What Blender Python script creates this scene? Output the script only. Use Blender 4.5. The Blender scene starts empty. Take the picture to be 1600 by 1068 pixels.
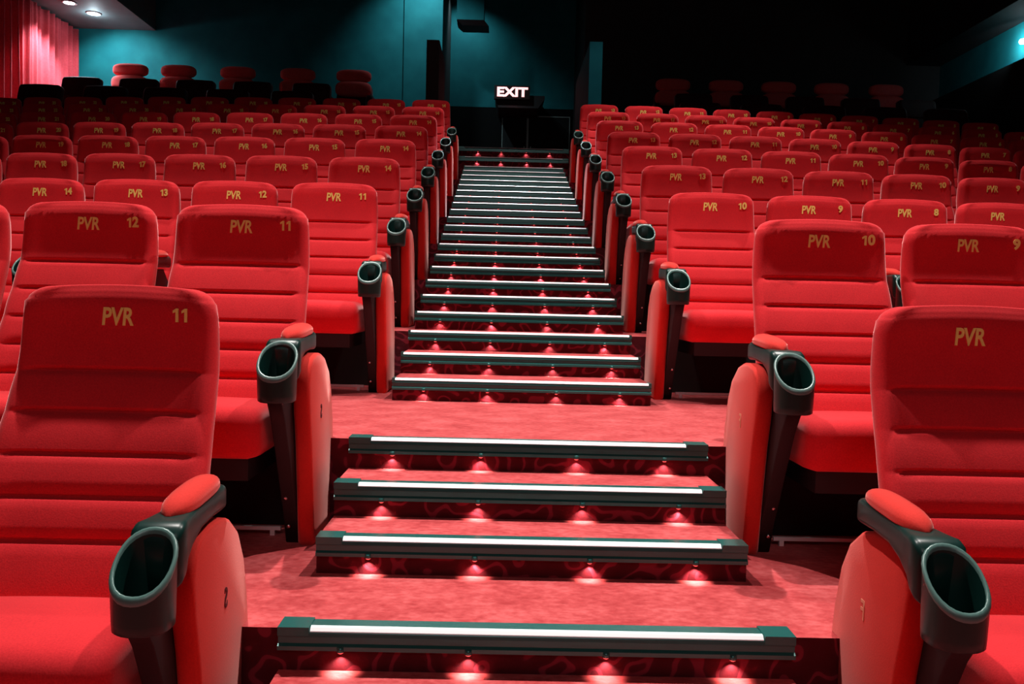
import bpy, math, random
from math import sin, cos, pi, radians, sqrt
from mathutils import Vector, Matrix
random.seed(7)
S = bpy.context.scene
C = S.collection

# ------------------------------------------------------------------ camera, world, exposure
cam_d = bpy.data.cameras.new('camera'); cam = bpy.data.objects.new('camera', cam_d); C.objects.link(cam)
cam_d.sensor_width = 36.0; cam_d.lens = 1329.6 / 1600 * 36.0; cam_d.clip_start = 0.05
right = Vector((7.51846104e-04, -8.52563394e-06, 1.83039355e-05)).normalized()
up = Vector((-1.78814612e-05, 3.55743774e-05, 7.51062582e-04)).normalized()
back = right.cross(up).normalized()
up = back.cross(right).normalized()
cam.matrix_world = Matrix(((right.x, up.x, back.x, -0.1035), (right.y, up.y, back.y, 0.0),
                           (right.z, up.z, back.z, 0.4836), (0, 0, 0, 1)))
S.camera = cam
w = bpy.data.worlds.new('dark_hall'); S.world = w; w.use_nodes = True
w.node_tree.nodes['Background'].inputs[0].default_value = (0.5, 0.2, 0.2, 1)
w.node_tree.nodes['Background'].inputs[1].default_value = 0.0
S.view_settings.view_transform = 'Standard'; S.view_settings.look = 'None'
S.view_settings.gamma = 1.0; S.view_settings.use_curve_mapping = False
S.view_settings.exposure = 0.0

def light(name, kind, loc, power, col=(1, 1, 1), target=None, size=.1, angle=60, blend=.5, parent=None):
    l = bpy.data.lights.new(name, kind); l.energy = power; l.color = col
    if kind == 'SPOT': l.spot_size = radians(angle); l.spot_blend = blend; l.shadow_soft_size = size
    elif kind == 'AREA': l.shape = 'DISK'; l.size = size
    else: l.shadow_soft_size = size
    o = bpy.data.objects.new(name, l); C.objects.link(o); o.location = loc
    if target is not None:
        d = Vector(target) - Vector(loc); o.rotation_euler = d.to_track_quat('-Z', 'Y').to_euler()
    if parent: o.parent = parent
    return o

# house lights in the ceiling over the stalls (all of them above the frame of the picture)
WARM = (1.0, .93, .88)
for (x, y, z, p, a, dy) in ((-1.5, 3.4, 5.6, 1150, 84, .9), (1.7, 3.4, 5.6, 1150, 84, .9), (-2.0, 5.5, 6.0, 620, 66, .7), (1.9, 5.55, 6.0, 700, 66, .7),
                         (-2.4, 7.5, 6.2, 470, 66, .5), (2.3, 7.6, 6.2, 620, 68, .4), (-.9, 9.5, 6.4, 300, 56, .3), (2.0, 9.7, 6.4, 780, 62, .2)):
    light('house_light', 'SPOT', (x, y, z), p, WARM, (x * .98, y - dy, 0), .06, a, 1)
for (y, z, p, a) in ((3.6, 5.9, 330, 44), (6.6, 6.2, 430, 44), (9.6, 6.5, 430, 40)):
    light('aisle_light', 'SPOT', (0, y, z), p, (1, .95, .92), (0, y - .5, 0), .06, a, 1)
light('stair_light', 'SPOT', (.25, 10.3, 6.4), 900, (.55, .85, 1), (0, 8.5, 1.6), .07, 30, .9)
light('wing_fill', 'SPOT', (1.3, 9.9, 6.4), 120, (.7, .9, 1), (1.1, 11.6, 3.2), .07, 22, .9)  # added spot to brighten the right wing wall, no fitting there
light('front_fill', 'AREA', (0, -3.2, 3.9), 36, (1, .92, .92), (0, 3, .4), 2.4)  # added soft fill from the front, no such lamp in the hall

# ------------------------------------------------------------------ fitted layout of the hall
R3 = 0.3082                       # rise of one row = three steps
ROWP = 0.9956
PITCH = 0.56
def row_y(n): return {1: 2.196, 2: 3.101}.get(n, 4.762 + (n - 3) * ROWP)
def level(n): return (n - 3) * R3
def curve(n): return .0187 if n <= 3 else .0187 - (n - 3) * .0011      # the rows bow slightly
STEP_W = 1.2417

# ------------------------------------------------------------------ materials
def mat(name, base, rough=.6, metal=0.0, spec=.5, sheen=0.0, sheen_tint=(1, 1, 1), emit=None, emit_s=0.0, coat=0.0):
    m = bpy.data.materials.new(name); m.use_nodes = True
    b = m.node_tree.nodes['Principled BSDF']
    b.inputs['Base Color'].default_value = (*base, 1); b.inputs['Roughness'].default_value = rough
    b.inputs['Metallic'].default_value = metal; b.inputs['Specular IOR Level'].default_value = spec
    b.inputs['Sheen Weight'].default_value = sheen; b.inputs['Sheen Tint'].default_value = (*sheen_tint, 1)
    b.inputs['Sheen Roughness'].default_value = .35; b.inputs['Coat Weight'].default_value = coat
    if emit: b.inputs['Emission Color'].default_value = (*emit, 1); b.inputs['Emission Strength'].default_value = emit_s
    return m
def nodes(m): return m.node_tree.nodes, m.node_tree.links, m.node_tree.nodes['Principled BSDF']
def ramp(nt, stops, interp='LINEAR'):
    r = nt.nodes.new('ShaderNodeValToRGB'); r.color_ramp.interpolation = interp
    e = r.color_ramp.elements
    while len(e) < len(stops): e.new(.5)
    for i, (p, c) in enumerate(stops): e[i].position = p; e[i].color = (*c, 1)
    return r
def fabric(name, c0, c1, scale=260, bump=.15, sheen=.35, tint=(1, .5, .5)):
    m = mat(name, c0, .85, 0, .2, sheen, tint); n, l, b = nodes(m)
    tc = n.new('ShaderNodeTexCoord'); nz = n.new('ShaderNodeTexNoise'); nz.inputs['Scale'].default_value = scale
    nz.inputs['Detail'].default_value = 3
    big = n.new('ShaderNodeTexNoise'); big.inputs['Scale'].default_value = 7; big.inputs['Detail'].default_value = 2
    mx = n.new('ShaderNodeMix'); mx.data_type = 'FLOAT'; mx.inputs[0].default_value = .35
    rp = ramp(m.node_tree, [(.3, c0), (.7, c1)])
    l.new(tc.outputs['Object'], nz.inputs['Vector']); l.new(tc.outputs['Object'], big.inputs['Vector'])
    l.new(nz.outputs['Fac'], mx.inputs[2]); l.new(big.outputs['Fac'], mx.inputs[3]); l.new(mx.outputs[0], rp.inputs['Fac'])
    l.new(rp.outputs['Color'], b.inputs['Base Color'])
    bp = n.new('ShaderNodeBump'); bp.inputs['Strength'].default_value = bump; bp.inputs['Distance'].default_value = .002
    l.new(nz.outputs['Fac'], bp.inputs['Height']); l.new(bp.outputs['Normal'], b.inputs['Normal'])
    return m
M = {}
M['red'] = fabric('red_velour', (.60, .012, .020), (.80, .024, .032), sheen=.55, tint=(1, .6, .6))
M['red_panel'] = fabric('red_panel_cloth', (.66, .030, .022), (.80, .040, .030), sheen=.6, tint=(1, .55, .5))
M['black'] = mat('green_black_plastic', (.004, .030, .025), .34, 0, .38)
M['rim'] = mat('cup_rim_highlight', (.10, .20, .18), .3, 0, .6)  # lip paler than the cup: its highlight is put into the colour
M['frame'] = mat('black_steel', (.006, .006, .007), .6)
M['bolt'] = mat('bright_bolt', (.7, .7, .68), .25, 1)
M['gold'] = mat('yellow_thread', (1.0, .80, .20), .55)
M['pink_thread'] = mat('pale_thread', (.85, .32, .2), .6)
M['dark_thread'] = mat('dark_thread', (.10, .004, .006), .8)
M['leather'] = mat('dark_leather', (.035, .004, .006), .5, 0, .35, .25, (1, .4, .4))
M['pillow'] = fabric('pink_red_pillow', (.62, .07, .07), (.78, .11, .10), 60, .3)
M['nosing'] = mat('green_black_nosing', (.02, .150, .135), .26, .3, .8)
M['strip'] = mat('brushed_aluminium', (.93, .94, .96), .45, .25)
M['lens'] = mat('step_light_lens', (.30, .02, .02), .3, emit=(1, .10, .09), emit_s=1.3)
M['curtain'] = fabric('red_curtain', (.52, .045, .060), (.66, .07, .09), 40, .1)
M['teal'] = None
def wall_mat(name, c0, c1, scale=3.0, rough=.7):
    m = mat(name, c0, rough); n, l, b = nodes(m)
    tc = n.new('ShaderNodeTexCoord'); nz = n.new('ShaderNodeTexNoise'); nz.inputs['Scale'].default_value = scale; nz.inputs['Detail'].default_value = 8
    rp = ramp(m.node_tree, [(.35, c0), (.65, c1)])
    l.new(tc.outputs['Object'], nz.inputs['Vector']); l.new(nz.outputs['Fac'], rp.inputs['Fac']); l.new(rp.outputs['Color'], b.inputs['Base Color'])
    bp = n.new('ShaderNodeBump'); bp.inputs['Strength'].default_value = .15; bp.inputs['Distance'].default_value = .01
    l.new(nz.outputs['Fac'], bp.inputs['Height']); l.new(bp.outputs['Normal'], b.inputs['Normal'])
    return m
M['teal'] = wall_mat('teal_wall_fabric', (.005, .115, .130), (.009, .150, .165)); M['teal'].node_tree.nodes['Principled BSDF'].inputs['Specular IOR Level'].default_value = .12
M['dark_wall'] = wall_mat('dark_wall_and_shade', (.006, .008, .008), (.009, .012, .012))  # dark walls; also stands in for shade on the unlit ones
M['ceiling'] = wall_mat('ceiling_paint', (.004, .005, .005), (.006, .007, .007))
M['soffit'] = wall_mat('grey_soffit_paint', (.10, .13, .135), (.12, .15, .155), 6)
M['housing'] = mat('downlight_ring', (.5, .5, .5), .4)
M['bulb'] = mat('downlight_glass', (1, 1, 1), .3, emit=(.80, .93, 1), emit_s=22)
M['exit'] = mat('exit_letters', (1, .5, .5), .4, emit=(1, .50, .50), emit_s=1.7)
M['sign'] = mat('sign_housing', (.02, .004, .004), .4)
M['door'] = mat('dark_door_paint', (.003, .006, .006), .6, 0, .2); M['black_paint'] = mat('matt_black_paint', (.002, .003, .003), .8, 0, .1)
M['doorline'] = mat('door_edge_metal', (.25, .36, .34), .35, .3)

def carpet(name, pattern):
    m = mat(name, (.4, .05, .05), .9, 0, .15, .55, (1, .62, .62)); n, l, b = nodes(m)
    tc = n.new('ShaderNodeTexCoord'); mp = n.new('ShaderNodeMapping'); l.new(tc.outputs['Object'], mp.inputs['Vector'])
    nz = n.new('ShaderNodeTexNoise'); nz.inputs['Scale'].default_value = 60; nz.inputs['Detail'].default_value = 4
    l.new(mp.outputs[0], nz.inputs['Vector'])
    if pattern:      # scrolls woven into the carpet on the risers
        b.inputs['Sheen Weight'].default_value = .1
        wv = n.new('ShaderNodeTexWave'); wv.wave_type = 'RINGS'; wv.rings_direction = 'SPHERICAL'; wv.inputs['Scale'].default_value = 7.5
        wv.inputs['Distortion'].default_value = 13; wv.inputs['Detail'].default_value = 0.5; wv.inputs['Detail Scale'].default_value = 1.6
        l.new(mp.outputs[0], wv.inputs['Vector'])
        rp = ramp(m.node_tree, [(.0, (.075, .006, .010)), (.80, (.085, .008, .014)), (.93, (.21, .020, .035))])
        l.new(wv.outputs['Fac'], rp.inputs['Fac'])
    else:
        b2 = n.new('ShaderNodeTexNoise'); b2.inputs['Scale'].default_value = 9; b2.inputs['Detail'].default_value = 3
        mp.inputs['Scale'].default_value = (.75, 1, 1)
        l.new(mp.outputs[0], b2.inputs['Vector'])
        mx = n.new('ShaderNodeMix'); mx.data_type = 'FLOAT'; mx.inputs[0].default_value = .5
        l.new(nz.outputs['Fac'], mx.inputs[2]); l.new(b2.outputs['Fac'], mx.inputs[3])
        rp = ramp(m.node_tree, [(.36, (.40, .034, .038)), (.5, (.53, .066, .070)), (.64, (.66, .115, .118))])
        l.new(mx.outputs[0], rp.inputs['Fac'])
    l.new(rp.outputs['Color'], b.inputs['Base Color'])
    bp = n.new('ShaderNodeBump'); bp.inputs['Strength'].default_value = .5; bp.inputs['Distance'].default_value = .004
    l.new(nz.outputs['Fac'], bp.inputs['Height']); l.new(bp.outputs['Normal'], b.inputs['Normal'])
    return m
M['carpet'] = carpet('red_carpet', False)
M['riser'] = carpet('patterned_riser_carpet', True)
M['shaded_riser'] = mat('shaded_riser_black', (.006, .004, .004), .8)  # near black in place of the shade under the seats

# ------------------------------------------------------------------ mesh helpers
class MB:
    def __init__(s): s.v = []; s.f = []; s.mi = []; s.sm = []
    def add(s, vs, fs, mi=0, smooth=False):
        o = len(s.v); s.v += [tuple(p) for p in vs]
        for f in fs: s.f.append([i + o for i in f]); s.mi.append(mi); s.sm.append(smooth)
    def box(s, x0, x1, y0, y1, z0, z1, mi=0, mtop=None, mfront=None):
        vs = [(x, y, z) for x in (x0, x1) for y in (y0, y1) for z in (z0, z1)]
        fs = [(0, 1, 3, 2), (4, 6, 7, 5), (0, 4, 5, 1), (2, 3, 7, 6), (0, 2, 6, 4), (1, 5, 7, 3)]
        mm = [mi, mi, mfront if mfront is not None else mi, mi, mi, mtop if mtop is not None else mi]
        o = len(s.v); s.v += vs
        for f, k in zip(fs, mm): s.f.append([i + o for i in f]); s.mi.append(k); s.sm.append(False)
    def rings(s, rs, mi=0, smooth=True, caps=True, closed=True):
        o = len(s.v); n = len(rs[0])
        for r in rs: s.v += [tuple(p) for p in r]
        for a in range(len(rs) - 1):
            for i in range(n if closed else n - 1):
                j = (i + 1) % n
                s.f.append([o + a * n + i, o + a * n + j, o + (a + 1) * n + j, o + (a + 1) * n + i]); s.mi.append(mi); s.sm.append(smooth)
        if caps:
            s.f.append([o + i for i in range(n)][::-1]); s.mi.append(mi); s.sm.append(smooth)
            k = o + (len(rs) - 1) * n; s.f.append([k + i for i in range(n)]); s.mi.append(mi); s.sm.append(smooth)
    def prism_yz(s, pts, x0, x1, bev=.008, mi=0):      # polygon in y,z extruded along x with softened edges
        cy = sum(p[0] for p in pts) / len(pts); cz = sum(p[1] for p in pts) / len(pts)
        def ring(x, ins):
            out = []
            for (y, z) in pts:
                d = sqrt((y - cy) ** 2 + (z - cz) ** 2) or 1; k = 1 - ins / d
                out.append((x, cy + (y - cy) * k, cz + (z - cz) * k))
            return out
        s.rings([ring(x0, bev), ring(x0 + bev * .35, bev * .3), ring(x0 + bev, 0), ring(x1 - bev, 0), ring(x1 - bev * .35, bev * .3), ring(x1, bev)], mi)
    def mesh(s, name, mats):
        me = bpy.data.meshes.new(name); me.from_pydata(s.v, [], s.f); me.update()
        for m in mats: me.materials.append(m)
        me.polygons.foreach_set('material_index', s.mi); me.polygons.foreach_set('use_smooth', s.sm)
        import bmesh
        b = bmesh.new(); b.from_mesh(me); bmesh.ops.recalc_face_normals(b, faces=b.faces); b.to_mesh(me); b.free()
        return me
def obj(name, me, parent=None, loc=(0, 0, 0)):
    o = bpy.data.objects.new(name, me); C.objects.link(o); o.location = loc
    if parent: o.parent = parent
    return o
def tag(o, label, cat, group=None, kind=None):
    if label: o['label'] = label
    if cat: o['category'] = cat
    if group: o['group'] = group
    if kind: o['kind'] = kind
    return o
def thing(name, label, cat, loc=(0, 0, 0), group=None):
    o = bpy.data.objects.new(name, None); C.objects.link(o); o.location = loc; o.empty_display_size = .1
    return tag(o, label, cat, group)
def struct(name, mb, mats, parent=None, loc=(0, 0, 0)):
    o = obj(name, mb.mesh(name, mats), parent, loc)
    if not parent: o['kind'] = 'structure'
    return o
def text_mesh(txt, height, extr=.0012, bold=.0, sx=1.0, m=None, shear=0.0):
    cu = bpy.data.curves.new('t', 'FONT'); cu.body = txt; cu.size = height / .70; cu.extrude = extr; cu.offset = bold
    cu.align_x = 'CENTER'; cu.align_y = 'CENTER'; cu.resolution_u = 3; cu.shear = shear
    o = bpy.data.objects.new('t', cu); C.objects.link(o)
    bpy.context.view_layer.update()
    me = bpy.data.meshes.new_from_object(o.evaluated_get(bpy.context.evaluated_depsgraph_get()))
    for v in me.vertices: v.co.x *= sx
    me.materials.clear(); me.materials.append(m)
    bpy.data.objects.remove(o); bpy.data.curves.remove(cu)
    return me

# ------------------------------------------------------------------ floor: row terraces and aisle steps
FR = [M['carpet'], M['riser']]
def terrace(z, y0, y1, x0=-7.85, x1=7.6, depth=.5, c0=0.0, c1=0.0, name='floor'):
    # a curved terrace: patterned riser beside the aisle, riser under the seats blackened for the shade there
    xs = sorted(set([x0, x1] + [v for v in (-.765, .765) if x0 < v < x1] + [x0 + (x1 - x0) * k / 28 for k in range(1, 28)]))
    bow = lambda x: max(0, x * x - .55)
    mb = MB()
    for a, b in zip(xs, xs[1:]):
        q = [(a, y0 + c0 * bow(a)), (b, y0 + c0 * bow(b)), (b, y1 + c1 * bow(b)), (a, y1 + c1 * bow(a))]
        mb.add([(x, y, z) for x, y in q], [(0, 1, 2, 3)], 0)
        mb.add([(x, y, z - depth) for x, y in q], [(3, 2, 1, 0)], 1)
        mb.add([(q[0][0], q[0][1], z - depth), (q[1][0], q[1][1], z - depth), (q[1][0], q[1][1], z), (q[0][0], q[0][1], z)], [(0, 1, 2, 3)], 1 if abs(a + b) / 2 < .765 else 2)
        mb.add([(q[2][0], q[2][1], z - depth), (q[3][0], q[3][1], z - depth), (q[3][0], q[3][1], z), (q[2][0], q[2][1], z)], [(0, 1, 2, 3)], 1)
    for x in (x0, x1):
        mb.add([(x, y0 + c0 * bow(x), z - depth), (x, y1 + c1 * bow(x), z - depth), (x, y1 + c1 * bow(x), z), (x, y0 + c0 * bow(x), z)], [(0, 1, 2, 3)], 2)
    return struct(name, mb, FR + [M['shaded_riser']])
EDGE = {n: 4.063 + (2 + 3 * (n - 4)) * ROWP / 3 for n in range(4, 10)}
EDGE[1] = -1.0; EDGE[2] = 2.01; EDGE[3] = 2.925; EDGE[10] = 10.70
terrace(level(1) , -4.0, EDGE[2], depth=.3, c1=curve(1))
for n in range(2, 10):
    terrace(level(n), EDGE[n], EDGE[n + 1] if n < 9 else 10.7, c0=curve(n - 1), c1=curve(n))
LEV10, LEV11, LEV12, TOPZ = 2.25, 2.65, 3.09, 2.49
for x0, x1 in ((-7.85, -1.2), (1.2, 7.6)):            # platforms of the recliner rows either side of the exit passage
    terrace(LEV10, 10.7, 12.15, x0, x1, c0=curve(9)); terrace(LEV11, 12.15, 13.30, x0, x1); terrace(LEV12, 13.30, 15.3, x0, x1)
terrace(TOPZ, 11.25, 17.5, -1.2, 1.2)
# steps: (front edge y, top z, half width, depth to next)
steps = []
for i, yy in ((-2, 1.49), (-1, 1.75)): steps.append((yy, -R3 + i * R3 / 3, .62))
steps.append((2.01, -R3, .62))
for k in range(3): steps.append((2.925 - (2 - k) * .253, -R3 + (k + 1) * R3 / 3, .62))
for i in range(21): steps.append((4.063 + i * ROWP / 3, (i + 1) * R3 / 3, .62))
steps.append((10.98, 2.32, .70)); steps.append((11.25, 2.49, .72))
edges = set(round(v, 3) for v in EDGE.values())
for i, (y, z, hw) in enumerate(steps):
    if any(abs(y - e) < .004 for e in (EDGE[n] for n in range(2, 10))) or i == len(steps) - 1: continue
    y1 = min([e for e in EDGE.values() if e > y + .01] + ([11.25] if y > 10.6 else []) or [y + .33])
    if y < 2: y1 = 2.01
    if y > 10.5: y1 = 11.25 if y > 10.6 else 10.7
    mb = MB(); mb.box(-.62 if hw < .65 else -hw, .62 if hw < .65 else hw, y, y1, z - (.12 if y < 10.6 else .17), z, 1, 0, 1)
    struct('floor', mb, FR)
mb = MB(); mb.box(-1.2, 1.2, 10.7, 11.25, 1.7, 2.15, 1, 0, 1); struct('floor', mb, FR)

ORD = ['lowest', 'second', 'third', 'fourth', 'fifth', 'sixth', 'seventh', 'eighth', 'ninth', 'tenth', 'eleventh', 'twelfth', 'thirteenth',
       'fourteenth', 'fifteenth', 'sixteenth', 'seventeenth', 'eighteenth', 'nineteenth', 'twentieth', 'twenty-first', 'twenty-second',
       'twenty-third', 'twenty-fourth', 'twenty-fifth', 'twenty-sixth', 'second highest', 'topmost']
def nosing_mesh(hw, endb=.075):
    mb = MB()
    prof = [(.052, .000), (.052, .0045), (.010, .0065), (-.006, .003), (-.012, -.006), (-.013, -.014), (-.007, -.016), (-.007, -.032), (-.0155, -.037), (-.0155, -.047), (-.004, -.050), (-.0015, -.050), (-.0015, .000)]
    mb.rings([[(x, y, z) for (y, z) in prof] for x in (-hw, hw)], 0, False)
    for sx in (-1, 1):      # end blocks
        mb.box(min(sx * hw, sx * (hw - endb)), max(sx * hw, sx * (hw - endb)), -.0145, .054, -.012, .0085)
    st = MB(); st.rings([[(x, y, z) for (y, z) in ((.005, .0060), (.003, .0082), (-.005, .0064), (-.0125, -.0005), (-.0132, -.0025), (-.008, -.003), (.002, .003))] for x in (-hw + endb + .002, hw - endb - .002)], 0, False)
    return mb.mesh('nosing', [M['nosing']]), st.mesh('metal_strip', [M['strip']])
NM = {.62: nosing_mesh(.62), 'full': nosing_mesh(.62, .012), .70: nosing_mesh(.70), .72: nosing_mesh(.72)}
# step light: a little lens tucked under the metal edging, shining down the riser
def lathe(mb, prof, n=14, mi=0, axis='z', c=(0, 0, 0)):
    rs = []
    for (r, h) in prof:
        ring = []
        for k in range(n):
            a = 2 * pi * k / n; p = (r * cos(a), r * sin(a), h)
            if axis == 'y': p = (r * cos(a), h, r * sin(a))
            ring.append((p[0] + c[0], p[1] + c[1], p[2] + c[2]))
        rs.append(ring)
    mb.rings(rs, mi, True, True)
b1 = MB(); lathe(b1, [(.010, .012), (.010, .001), (.008, -.001)]); SLB = b1.mesh('light_base', [M['nosing']])
b1 = MB(); lathe(b1, [(.0075, -.0005), (.0070, -.0025), (.004, -.0045), (.0008, -.005)], 10); SLL = b1.mesh('lens', [M['lens']])
ul = bpy.data.lights.new('step_glow', 'SPOT'); ul.energy = 1.15; ul.color = (1, .62, .55); ul.spot_size = radians(112); ul.spot_blend = .95; ul.shadow_soft_size = 0
SIDE4 = ['leftmost', 'second from left', 'second from right', 'rightmost']
for i, (y, z, hw) in enumerate(steps):
    if i == 0: continue
    k = i - 1
    nz = thing('stair_nosing', f'dark green metal edging with pale strip on the {ORD[k]} aisle step counted upwards', 'stair nosing', (0, y, z - .002), 'metal nosings on the aisle steps')
    nm = NM['full' if hw == .62 and i > 5 else hw]
    obj('edge_profile', nm[0], nz); tag(obj('metal_strip', nm[1], nz), 'pale brushed metal strip', None)
    for j, x in enumerate((-.47, -.165, .165, .47)):
        sl = thing('step_light', f'small red step light glowing down the riser, {SIDE4[j]} under the {ORD[k]} nosing', 'step light', (x, y - .0102, z - .052), 'step lights under the stair nosings')
        obj('light_base', SLB, sl); obj('lens', SLL, sl)
        g = bpy.data.objects.new('step_glow', ul); C.objects.link(g); g.parent = sl; g.location = (0, -.002, -.0085)
        g.rotation_euler = (radians(3), 0, 0)

# ------------------------------------------------------------------ theatre seat
ZT = 1.12
SEAMS = [.900, .800, .702, .606, .510]
def front_y(z):
    P = [(.30, -.315), (.45, -.258), (.60, -.195), (.75, -.128), (.84, -.085), (.90, -.060), (.96, -.046), (1.04, -.040), (1.12, -.044)]
    for (a, ya), (b, yb) in zip(P, P[1:]):
        if z <= b: return ya + (yb - ya) * (z - a) / (b - a)
    return P[-1][1]
def backrest_mesh(hwt=.234, hwb=.256, zb=.34, zt=ZT, th=.085, seams=SEAMS, rc=.055, hollow=.014, mats=None, fy=front_y):
    zs = []
    z = zb
    key = sorted(set([zb + k * (zt - .035 - zb) / 22 for k in range(23)] + [s + d for s in seams for d in (-.011, -.005, -.002, .002, .005, .011)]))
    rs = []
    def ring(z, hw, yf, yb, r, zoff=0.0, seam=0.0):
        pts = []
        n = 20
        xs = [-(hw - r) + 2 * (hw - r) * k / n for k in range(n + 1)]
        dz = lambda x: -.014 * zoff * (x / hwt) ** 2
        for x in xs:                                  # front, from left to right
            e = max(0, 1 - (abs(x) / (hw - .036)) ** 8)
            y = yf + hollow * e * min(1, r / .02) + seam * (1 if abs(x) < hw - .040 else 0)
            pts.append((x, y, z + dz(x) + .0045 * (abs(seam) > 0) * 0))
        for k in (1, 2, 3): a = k * pi / 8; pts.append((hw - r + r * sin(a), yf + r * (1 - cos(a)), z + dz(hw)))
        pts.append((hw, yf + r, z + dz(hw)))
        pts.append((hw, yb - r, z + dz(hw)))
        for k in (1, 2): a = k * pi / 6; pts.append((hw - r + r * cos(a), yb - r + r * sin(a), z + dz(hw)))
        for k in range(5): x = (hw - r) * (1 - k / 2); pts.append((x, yb, z + dz(x)))
        for k in (2, 1): a = k * pi / 6; pts.append((-(hw - r + r * cos(a)), yb - r + r * sin(a), z + dz(hw)))
        pts.append((-hw, yb - r, z + dz(hw))); pts.append((-hw, yf + r, z + dz(hw)))
        for k in (3, 2, 1): a = k * pi / 8; pts.append((-(hw - r + r * sin(a)), yf + r * (1 - cos(a)), z + dz(hw)))
        return pts
    for z in key:
        t = (z - zb) / (zt - zb); hw = hwb + (hwt - hwb) * t
        sd = 0
        for s in seams:
            d = abs(z - s)
            if d < .009: sd = .011 * (1 if d < .003 else .45)
        for s in seams:      # puffed sections between seams
            pass
        puff = 0
        ss = [zb] + sorted(seams) + [zt + .05]
        for a, b in zip(ss, ss[1:]):
            if a <= z <= b: puff = -.0045 * sin(pi * (z - a) / (b - a))
        zo = max(0, (z - (zt - .25)) / .25)
        top = max(0, (z - (zt - rc - .02)) / (rc + .02))
        rs.append(ring(z, hw - .004 * top, fy(z) + puff, fy(z) + th - .02 * t, .030, zo, sd))
    z0 = zt - .035; yf0 = fy(z0); yb0 = yf0 + th - .02
    for k in range(1, 8):
        a = k * pi / 14
        ins = .036 * (1 - cos(a)); r = max(.0015, .030 - ins * .8)
        rs.append(ring(z0 + .035 * sin(a), hwt - .004 - rc * (1 - cos(a)) * 1.05, yf0 + ins * .8, max(yf0 + ins * .8 + 2.1 * r, yb0 - ins * .6), r, 1))
    mb = MB(); mb.rings(rs, 0, True)
    return mb.mesh('backrest', mats or [M['red']])
def rounded_block(hx, y0, y1, zb, zt_f, zt_r, rf=.05, r=.022, n=10, crown=.012, name='seat_cushion', mats=None):
    # cushion: profile in y,z swept across x with rounded ends
    prof = []
    for k in range(6): a = k * pi / 10; prof.append((y0 + rf - rf * cos(a), zt_f - rf + rf * sin(a)))       # front top round
    for k in range(1, 8): t = k / 8; prof.append((y0 + rf + (y1 - y0 - rf) * t, zt_f + (zt_r - zt_f) * t + crown * sin(pi * t)))
    prof += [(y1, zt_r), (y1, zb + .01), (y1 - .02, zb), (y0 + .09, zb)]
    for k in range(1, 5): a = k * pi / 8; prof.append((y0 + .055 - .045 * sin(a) , zb + .045 - .045 * cos(a)))
    prof.append((y0 + .004, zb + .06))
    cy = (y0 + y1) / 2; cz = (zb + zt_f) / 2
    rs = []
    m = n
    for k in range(m + 1):
        u = -1 + 2 * k / m
        rs.append((u * (hx - r), 0))
    seq = [(-(hx), r), (-(hx - r * .12), r * .5), (-(hx - r * .45), r * .15)] + [(x, 0) for x, _ in rs] + [((hx - r * .45), r * .15), ((hx - r * .12), r * .5), (hx, r)]
    out = []
    for x, ins in seq:
        ring = []
        for (y, z) in prof:
            dy = (1 if y > cy else -1); dz = (1 if z > cz else -1)
            ky = min(1, abs(y - cy) / ((y1 - y0) / 2)); kz = min(1, abs(z - cz) / ((zt_f - zb) / 2))
            ring.append((x, y - dy * ins * ky, z - dz * ins * kz + .006 * (1 - (x / hx) ** 2) * (z > cz)))
        out.append(ring)
    mb = MB(); mb.rings(out, 0, True)
    return mb.mesh(name, mats or [M['red']])
def armrest_mesh(cr=.056, bw=.034):
    mb = MB(); cy = -.685; n = 28
    def sq(a, r):       # slightly squared circle
        c, s = cos(a), sin(a); k = (abs(c) ** 2.2 + abs(s) ** 2.2) ** (-1 / 2.2); return r * c * k, r * s * k
    def rimz(y): return .612 + (y - cy) * .92
    def ring(r, f, rr=None):
        return [(lambda p: (p[0], cy + p[1], f(cy + p[1])))(sq(2 * pi * k / n, r)) for k in range(n)]
    zbot = .490
    # outer wall from the bottom to the lip
    mb.rings([ring(cr - .008, lambda y: zbot), ring(cr - .003, lambda y: zbot + .004), ring(cr - .002, lambda y: zbot + .02), ring(cr, lambda y: rimz(y) - .012)], 0, True, False)
    mb.add(ring(cr - .008, lambda y: zbot), [list(range(n))[::-1]], 0)
    # lip
    mb.rings([ring(cr, lambda y: rimz(y) - .012), ring(cr + .0015, lambda y: rimz(y) - .005), ring(cr - .001, lambda y: rimz(y)), ring(cr - .004, lambda y: rimz(y) + .0015), ring(cr - .0065, lambda y: rimz(y) - .001), ring(cr - .0075, lambda y: rimz(y) - .006)], 1, True, False)
    # inner well
    mb.rings([ring(cr - .0075, lambda y: rimz(y) - .006), ring(cr - .011, lambda y: zbot + .012)], 0, True, False)
    mb.add(ring(cr - .011, lambda y: zbot + .012), [list(range(n))], 0)
    # arm body from the cup back to the seat back
    secs = []
    for (y, hw, zt, zb_) in ((-.640, .040, .640, .540), (-.628, .049, .660, .548), (-.610, .050, .6665, .560), (-.585, .044, .667, .578), (-.54, .038, .668, .598), (-.48, bw, .672, .615),
                            (-.40, bw, .677, .622), (-.34, bw, .680, .622), (-.318, bw - .004, .676, .620), (-.304, bw - .012, .666, .622), (-.300, bw - .022, .656, .630)):
        pts = []
        h = zt - zb_; r = min(.013, h * .45)
        for (sx, sz, a0) in ((1, 1, 0), (-1, 1, pi / 2), (-1, -1, pi), (1, -1, 3 * pi / 2)):
            for k in range(4):
                a = a0 + k * pi / 6
                pts.append((sx * (hw - r) + r * cos(a), y, (zt - r if sz > 0 else zb_ + r) + r * sin(a)))
        secs.append(pts)
    mb.rings(secs, 0, True)
    return mb.mesh('armrest', [M['black'], M['rim']])
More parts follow.
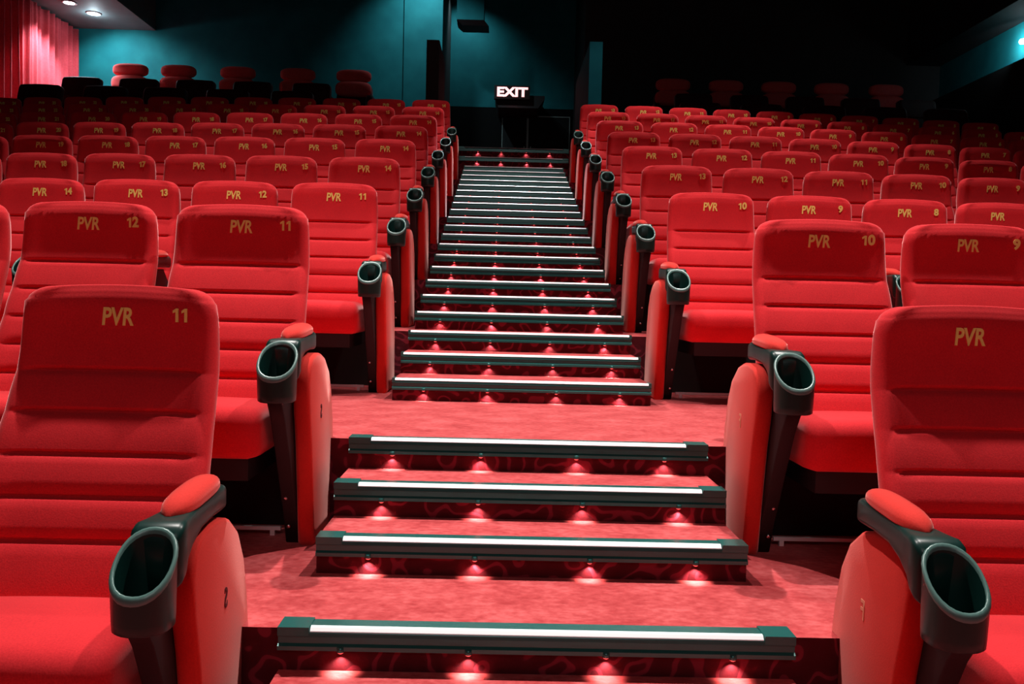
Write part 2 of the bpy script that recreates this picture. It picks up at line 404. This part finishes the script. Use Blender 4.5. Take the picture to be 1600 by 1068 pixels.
def pad_mesh():
    mb = MB(); secs = []
    n = 12
    for k in range(n + 1):
        t = k / n; y = -.575 + .255 * t; e = max(.02, (1 - abs(2 * t - 1) ** 3.2)) ** .5
        hw = .036 * e; h = .032 * e; zc = .668 + (y + .54) * .07
        secs.append([(hw * cos(2 * pi * j / 16), y, zc + (h if sin(2 * pi * j / 16) > 0 else .008) * (abs(sin(2 * pi * j / 16)) ** .75) * (1 if sin(2 * pi * j / 16) >= 0 else -1)) for j in range(16)])
    mb.rings(secs, 0, True)
    return mb.mesh('arm_pad', [M['red_panel']])
def side_panel_mesh():
    pts = [(-.43, 0), (-.455, .15), (-.495, .35), (-.520, .45), (-.530, .53), (-.515, .58), (-.48, .605), (-.42, .615), (-.36, .612), (-.30, .595), (-.235, .55), (-.19, .48), (-.16, .38), (-.145, .27), (-.135, .12), (-.13, 0)]
    pts = [(-.43 + .43 * .5 * 0, 0)] + pts[1:]
    mb = MB(); mb.prism_yz(pts, -.0265, .0265, .012); return mb.mesh('side_panel', [M['red_panel']])
def side_frame_mesh(wd=.022):
    mb = MB(); mb.prism_yz([(-.40, 0), (-.44, .10), (-.60, .42), (-.655, .495), (-.60, .545), (-.55, .60), (-.36, .61), (-.20, .45), (-.15, 0)], -wd, wd, .004)
    return mb.mesh('side_frame', [M['frame']])
BACK = backrest_mesh(hwb=.268)
BACK1 = backrest_mesh(.242, .284)
CUSH = rounded_block(.242, -.650, -.265, .305, .462, .440, .055, .040)
ARM = armrest_mesh(); PAD = pad_mesh(); PANEL = side_panel_mesh(); FRAME = side_frame_mesh(); FRAME_N = side_frame_mesh(.009)
mb = MB(); mb.box(-.20, .20, -.60, -.20, .24, .315); UNDER = mb.mesh('seat_pan', [M['frame']])
bm_ = MB(); lathe(bm_, [(.0075, 0), (.0075, -.004), (.004, -.007)], 8, 0, 'y'); BOLT = bm_.mesh('bolt', [M['bolt']])
LOGO = text_mesh('PVR', .044, .0012, .0016, .74, M['gold'], .10)
NUM = {}
DIG = {}
def digit(c):
    if c not in DIG:
        if c == '1':      # a one with a bold stem and flag
            mb = MB(); P1 = [(-.0010, -.0175), (.0065, -.0175), (.0065, .0175), (.0005, .0175), (-.0085, .0115), (-.0085, .0050), (-.0010, .0085)]
            mb.rings([[(x, y, z) for x, y in P1] for z in (-.0012, .0012)], 0, False); DIG[c] = (mb.v, mb.f)
        else:
            me = text_mesh(c, .035, .0012, .0022, .95, M['gold']); DIG[c] = ([tuple(v.co) for v in me.vertices], [list(p.vertices) for p in me.polygons])
    return DIG[c]
def num_mesh(k):
    if k not in NUM:
        mb = MB(); t = str(k)
        for i, c in enumerate(t):
            v, f = digit(c); dx = (i - (len(t) - 1) / 2) * .0235; mb.add([(x + dx, y, z) for x, y, z in v], f)
        NUM[k] = mb.mesh('seat_number', [M['gold']])
    return NUM[k]
def put_text(name, me, parent, x, z):
    surf = lambda x, z: front_y(z) + .014 * max(0, 1 - (abs(x) / .200) ** 8) - .0045 * sin(pi * (z - .90) / .27)
    o = obj(name, me, parent, (x, min(surf(x, z), surf(x + .01, z) if x > .1 else 9) - .0016, z))
    sl = (surf(x, z + .015) - surf(x, z - .015)) / .03
    sx_ = (surf(x + .012, z) - surf(x - .012, z)) / .024
    o.rotation_euler = (radians(90) - math.atan(sl), 0, math.atan(sx_))
    return o
ROWN = ['', 'front', 'second', 'third', 'fourth', 'fifth', 'sixth', 'seventh', 'eighth', 'ninth']
NTH = ['nearest the aisle', 'second from the aisle', 'third from the aisle', 'fourth from the aisle', 'fifth from the aisle', 'sixth from the aisle', 'seventh from the aisle',
       'eighth from the aisle', 'ninth from the aisle', 'tenth from the aisle', 'eleventh from the aisle', 'twelfth from the aisle', 'thirteenth from the aisle']
def cam_px(p):
    q = cam.matrix_world.inverted() @ Vector(p); return 800 + 1329.6 * q.x / -q.z, 534 - 1329.6 * q.y / -q.z
XG = {1: .85}
def make_seat(n, side, k, number):
    hw = .246; xg = XG.get(n, .815) + (.033 if n == 1 and side == 'right' else 0)
    sx = -1 if side == 'left' else 1
    X = sx * (xg + .234 + k * PITCH)
    Y = row_y(n) + curve(n) * X * X; Z = level(n)
    # is it in the picture at all?
    us = [cam_px((X + a * .25, Y - .1, Z + b))[0] for a in (-1, 1) for b in (.5, 1.1)]
    if max(us) < -15 or min(us) > 1615: return None
    lab = f'red cinema seat, {ROWN[n]} row from the front, {side} block, {NTH[k]}'
    if n <= 2 and number: lab = f'red cinema seat numbered {number} in the {ROWN[n]} row, {side} of the aisle steps'
    t = thing('cinema_seat', lab, 'cinema seat', (X, Y, Z), f'red cinema seats of the {ROWN[n]} row')
    b = obj('backrest', BACK1 if n == 1 else BACK, t)
    tag(put_text('logo', LOGO, b, -.006 - .004 * sx, 1.036), 'yellow stitched logo letters', None)
    if number: tag(put_text('seat_number', num_mesh(number), b, .160 + (.008 if sx > 0 else 0), 1.045), 'yellow stitched number', None)
    dz = (0, .02, -.055) if n == 1 else (0, 0, 0)
    obj('seat_cushion', CUSH, t, dz); obj('seat_pan', UNDER, t, dz)
    ax = -sx * (.326 if k == 0 else .280)
    if k == 0: ax = -sx * ((.349 if sx < 0 else .382) if n == 1 else .314)
    ar = tag(obj('armrest', ARM, t, (ax + (sx * .008 if k == 0 else 0), 0, 0)), 'green black armrest with a cup holder', None)
    obj('arm_pad', PAD, ar)
    if k == 0:
        pn = tag(obj('side_panel', PANEL, t, (ax - sx * .024 if n > 1 else ax + (.022 if sx > 0 else 0), 0, 0)), 'red cloth covered end panel', None)
        fr = obj('side_frame', FRAME, t, (ax + sx * (.026 if n > 1 else .046 if sx < 0 else .066), 0, 0))
        for bz, by in ((.06, -.428), (.16, -.4675)):
            obj('bolt', BOLT, fr, (sx * .008, by + .003, bz))
        if n <= 2:
            mk = text_mesh('S' if sx < 0 else 'F', .045, .001, .0008, .7, M['dark_thread'] if sx < 0 else M['pink_thread'])
            o = obj('row_mark', mk, pn, (-sx * .0272, -.33 if n == 1 else -.36, .42)); o.rotation_euler = (radians(90), 0, -sx * -radians(90))
    else:
        obj('side_frame', FRAME_N, t, (ax, 0, 0))
    return t
FIRSTL = {1: 11, 2: 11, 3: 11}; FIRSTR = {1: 10, 2: 10, 3: 10}
for n in range(1, 10):
    for k in range(12): 
        if n >= 8 and k > 11: continue
        make_seat(n, 'left', k, FIRSTL.get(n, 14) + k)
    for k in range(13):
        if n == 9 and k > 9: break
        if 0.815 + (k + 1) * PITCH > 7.3: break
        nm = FIRSTR.get(n, 13) - k
        make_seat(n, 'right', k, nm if nm > 0 else None)

# metal floor rails in front of the first seats of rows two and three
mb = MB(); mb.box(-.42, .42, -.006, .006, .018, .030); mb.box(-.40, -.385, -.006, .006, 0, .02); mb.box(.385, .40, -.006, .006, 0, .02)
RAIL = mb.mesh('floor_rail', [M['strip']])
for n in (2, 3):
    for sx, sd in ((-1, 'left'), (1, 'right')):
        o = obj('floor_rail', RAIL, None, (sx * 1.24, row_y(n) - .30, level(n)))
        tag(o, f'thin pale metal rail on the floor under the {ROWN[n]} row, {sd} of the aisle', 'floor rail')

# ------------------------------------------------------------------ recliners at the back
def rec_fy(z): return -.20 + .20 * (z - .3) / .8
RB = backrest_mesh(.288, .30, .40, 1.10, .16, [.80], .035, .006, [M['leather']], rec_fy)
RC = rounded_block(.28, -.60, -.15, .25, .46, .44, .06, .03, mats=[M['leather']])
mb = MB(); mb.prism_yz([(-.60, 0), (-.62, .40), (-.60, .58), (-.54, .64), (-.2, .66), (-.06, .58), (-.04, 0)], -.05, .05, .02); RA = mb.mesh('armrest', [M['leather']])
def pillow_mesh(hw, h, th, name):
    mb = MB(); rs = []; N = 36; Mv = 14
    for i in range(Mv + 1):
        ph = -pi / 2 + pi * i / Mv; ring = []
        for j in range(N):
            a = 2 * pi * j / N
            def se(v, e): return (abs(v) ** e) * (1 if v >= 0 else -1)
            ruff = 1 + .045 * sin(9 * a * 2) * abs(cos(ph)) * (1 if sin(a) < .3 else .3)
            ring.append((hw * se(cos(ph), .45) * se(cos(a), .6) * ruff, th * se(sin(ph), .9), h * se(cos(ph), .45) * se(sin(a), .7) * ruff))
        rs.append(ring)
    mb.rings(rs, 0, True); return mb.mesh(name, [M['pillow']])
PIL = pillow_mesh(.29, .105, .085, 'head_pillow'); PIL2 = pillow_mesh(.30, .13, .09, 'back_pillow')
def recliner(x, y, z, lab, grp, pillow=0):
    t = thing('recliner', lab, 'recliner', (x, y, z), grp)
    if pillow == 0:
        obj('backrest', RB, t)
    else:
        b = obj('backrest', RB, t, (0, .06, -.16))
        tag(obj('head_pillow', PIL, t, (0, -.02, 1.06)), 'pink red puffed head pillow', None)
        tag(obj('back_pillow', PIL2, t, (0, -.05, .84)), 'pink red puffed back pillow', None)
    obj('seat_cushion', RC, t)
    obj('armrest', RA, t, (-.345, 0, 0)); obj('armrest', RA, t, (.345, 0, 0))
    return t
B10, B11 = 1.034, 1.041
N5 = ['nearest the exit', 'second from the exit', 'third from the exit', 'fourth from the exit', 'fifth from the exit']
for i, (xl, xr) in enumerate(((-2.72, 2.236), (-3.587, 3.072), (-4.427, 3.935), (-5.231, 4.77), (-6.10, 5.604))):
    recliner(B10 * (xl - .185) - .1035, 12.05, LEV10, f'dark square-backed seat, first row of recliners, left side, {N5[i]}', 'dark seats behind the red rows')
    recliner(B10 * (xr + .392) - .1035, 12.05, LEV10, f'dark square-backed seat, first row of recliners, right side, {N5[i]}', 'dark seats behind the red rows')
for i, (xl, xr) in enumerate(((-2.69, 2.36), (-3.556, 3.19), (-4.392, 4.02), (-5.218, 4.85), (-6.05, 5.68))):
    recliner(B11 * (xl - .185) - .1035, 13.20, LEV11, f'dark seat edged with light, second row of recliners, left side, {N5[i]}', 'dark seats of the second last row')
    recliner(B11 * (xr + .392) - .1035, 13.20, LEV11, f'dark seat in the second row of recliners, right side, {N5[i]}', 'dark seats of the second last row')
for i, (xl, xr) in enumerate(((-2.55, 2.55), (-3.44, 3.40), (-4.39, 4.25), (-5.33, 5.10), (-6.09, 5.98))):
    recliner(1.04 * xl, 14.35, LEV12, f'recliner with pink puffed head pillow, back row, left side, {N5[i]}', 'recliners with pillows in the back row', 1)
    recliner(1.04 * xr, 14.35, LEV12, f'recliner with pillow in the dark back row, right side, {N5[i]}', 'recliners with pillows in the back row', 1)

# ------------------------------------------------------------------ walls, ceiling, exit passage
def slab(name, x0, x1, y0, y1, z0, z1, m): mb = MB(); mb.box(x0, x1, y0, y1, z0, z1); return struct(name, mb, [m])
slab('wall_left', -8.0, -7.85, -4, 15.5, -1.2, 6.6, M['dark_wall'])
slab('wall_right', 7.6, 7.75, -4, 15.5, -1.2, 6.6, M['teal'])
slab('wall_front', -8, 7.75, -4.15, -4, -1.2, 6.6, M['dark_wall'])
slab('wall_back', -8, -1.95, 15.30, 15.45, 1.9, 6.6, M['teal'])
slab('wall_back_right', 1.25, 7.75, 15.30, 15.45, 1.9, 6.6, M['dark_wall'])  # unlit side of the back wall, its shade put into the colour
slab('trim_1', -1.948, -1.27, 15.26, 15.46, 2.0, 6.6, M['teal'])               # pilaster beside the passage
slab('wall_passage_left', -1.42, -1.27, 15.46, 17.5, 2.0, 6.6, M['dark_wall'])  # return behind the pilaster, its shadow painted in as dark colour
slab('wall_passage_right', 1.25, 1.40, 15.46, 17.5, 2.0, 6.6, M['dark_wall'])
mb = MB(); mb.box(-1.42, 1.40, 17.5, 17.65, 4.42, 6.6); struct('wall_passage_end', mb, [M['teal']])
slab('ceiling', -8, 7.75, -4.15, 17.65, 6.6, 6.75, M['ceiling'])
slab('ceiling_soffit_left', -7.85, -6.32, 3, 15.30, 5.10, 6.6, M['soffit'])
slab('ceiling_soffit_right', 7.0, 7.6, 9, 15.30, 4.86, 6.6, M['ceiling'])
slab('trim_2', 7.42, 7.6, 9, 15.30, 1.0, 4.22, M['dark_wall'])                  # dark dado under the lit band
slab('trim_3', 7.34, 7.42, 11.9, 12.0, 2.0, 4.22, M['teal'])
# wing walls at the head of the stairs
slab('wall_wing_left', -1.20, -1.03, 11.6, 12.7, 2.15, 3.965, M['dark_wall'])  # unlit wing, coloured dark for its shade
slab('wall_wing_right', .99, 1.165, 11.6, 13.8, 2.15, 4.0, M['teal'])
# double exit door in the dark recess
mb = MB(); mb.box(-1.27, -.20, 17.5, 17.6, TOPZ, 4.42); mb.box(1.19, 1.25, 17.5, 17.6, TOPZ, 4.42); mb.box(-.2, 1.19, 17.5, 17.6, 4.27, 4.42)
struct('wall_passage_door_surround', mb, [M['black_paint']])
for i, (x0, x1) in enumerate(((-.195, .322), (.332, 1.185))):
    dr = thing(f'door_{i+1}', None, None, (x0, 17.5, TOPZ)); dr['kind'] = 'structure'
    W_ = x1 - x0
    mb = MB(); mb.box(.012, W_ - .012, 0, .05, .01, 1.76); obj('door_leaf', mb.mesh('door_leaf', [M['door']]), dr)
    mb = MB(); mb.box(0, W_, -.012, .04, 1.76, 1.775); mb.box(0, .012, -.012, .04, 0, 1.76); mb.box(W_ - .012, W_, -.012, .04, 0, 1.76)
    obj('door_edge', mb.mesh('door_edge', [M['doorline']]), dr)
    mb = MB(); hx = W_ - .07 if i == 0 else .05
    mb.box(hx, hx + .02, -.06, -.045, .85, 1.15); mb.box(hx, hx + .02, -.06, 0, .87, .89); mb.box(hx, hx + .02, -.06, 0, 1.11, 1.13)
    obj('door_handle', mb.mesh('door_handle', [M['doorline']]), dr)
# hood above the door that carries the exit sign
mb = MB(); mb.rings([[(x, 16.6, 4.46), (x, 16.6, 4.40), (x * .8, 16.6, 4.22), (x * .8, 17.5, 4.22), (x, 17.5, 4.46)] for x in (-.34, .62)], 0, False)
tag(obj('door_hood', mb.mesh('door_hood', [M['frame']])), 'black hood under the exit sign above the dark doors', 'door hood')
# exit sign
es = thing('exit_sign', 'glowing pinkish red EXIT sign over the dark doors at the head of the stairs', 'exit sign', (-.012, 16.5, 4.485))
mb = MB(); mb.box(-.34, .34, 0, .09, -.125, .13); obj('sign_box', mb.mesh('sign_box', [M['sign']]), es)
o = obj('letters', text_mesh('EXIT', .165, .004, .010, 1.22, M['exit']), es, (0, -.006, 0)); o.rotation_euler = (radians(90), 0, 0)
tag(o, 'glowing pinkish white letters', None)
light('exit_glow', 'AREA', (-.01, 16.4, 4.4), 1.0, (1, .2, .2), (0, 15.9, 3.6), .3)
# projection port / speaker box hanging over the passage
pb = thing('speaker', 'teal box speaker with chamfered base hanging above the exit passage', 'speaker', (-.815, 16.15, 5.56))
mb = MB(); mb.box(-.25, .25, -.25, .25, .08, 1.04); obj('cabinet', mb.mesh('cabinet', [M['teal']]), pb)
mb = MB(); mb.rings([[(-.25, -.25, .08), (.25, -.25, .08), (.25, .25, .08), (-.25, .25, .08)], [(-.15, -.17, .0), (.34, -.17, .0), (.34, .25, .0), (-.15, .25, .0)]], 0, False)
tag(obj('bracket', mb.mesh('bracket', [M['frame']]), pb), 'black sloping bracket', None)

# ------------------------------------------------------------------ curtain
mb = MB(); zs = [1.2 + k * (5.06 - 1.2) / 16 for k in range(17)]; ny = 260; grid = []
ph = [random.uniform(0, 6) for _ in range(6)]
for z in zs:
    row = []
    for i in range(ny + 1):
        y = 11.4 + (15.22 - 11.4) * i / ny
        s = .045 * sin(y * 34 + 1.2 * sin(y * 3.1 + ph[0])) + .022 * sin(y * 71 + ph[1]) + .018 * sin(y * 13 + ph[2]) + .006 * sin(z * 2 + y * 9)
        row.append((-7.70 + s, y, z))
    for i in range(ny, -1, -1):
        x, y, zz = row[i]; row.append((x - .012, y, zz))
    grid.append(row)
mb.rings(grid, 0, True)
tag(obj('curtain', mb.mesh('curtain', [M['curtain']])), 'long red pleated curtain on the side wall under the ceiling lights, top left', 'curtain')

# ------------------------------------------------------------------ downlights
COOL = (.70, .90, 1.0)
def downlight(x, y, z, lab, p, tgt, ang=80, size=.05, col=COOL):
    t = thing('downlight', lab, 'ceiling light', (x, y, z), 'round lights in the soffit')
    mb = MB(); lathe(mb, [(.115, -.002), (.115, -.014), (.090, -.016), (.085, -.004)], 24); obj('ring', mb.mesh('ring', [M['housing']]), t)
    mb = MB(); lathe(mb, [(.082, -.003), (.080, -.012), (.05, -.018), (.002, -.020)], 20); obj('bulb', mb.mesh('bulb', [M['bulb']]), t)
    light('downlight_beam', 'SPOT', (0, 0, -.06), p, col, None, size, ang, .7, t).rotation_euler = (Vector(tgt) - Vector((x, y, z - .06))).to_track_quat('-Z', 'Y').to_euler()
    return t
downlight(-7.15, 13.95, 5.10, 'round ceiling light in the grey soffit, the one nearer the camera', 420, (-7.6, 14.0, 2), 100)
downlight(-7.0, 14.45, 5.10, 'brightest round ceiling light in the grey soffit, close to the back wall', 115, (-6.8, 15.25, 3.8), 130)
light('downlight_glow', 'POINT', (-7.0, 14.45, 4.98), 9, COOL, None, .05)
# wall washer on the right side
t = thing('wall_light', 'cool white wall light glowing at the right edge above the dark panelling', 'wall light', (7.60, 12.72, 4.52))
mb = MB(); mb.box(-.05, 0, -.07, .07, -.03, .03); obj('bracket', mb.mesh('bracket', [M['frame']]), t)
mb = MB(); lathe(mb, [(.045, -.03), (.055, 0), (.045, .03), (.01, .04)], 16, 0, 'z', (-.08, 0, 0)); obj('bulb', mb.mesh('bulb', [M['bulb']]), t)
light('wall_light_glow', 'SPOT', (-.25, 0, 0), 34, COOL, (.3, .35, 0), .04, 150, 1, t)
# unseen cool ceiling spots over the passage that wash the back wall
light('passage_light', 'SPOT', (-1.5, 14.4, 6.45), 190, COOL, (-1.5, 15.4, 4.9), .06, 100, 1)
light('recess_light', 'SPOT', (-1.0, 16.8, 6.5), 62, COOL, (-1.0, 17.5, 5.0), .05, 120, 1)
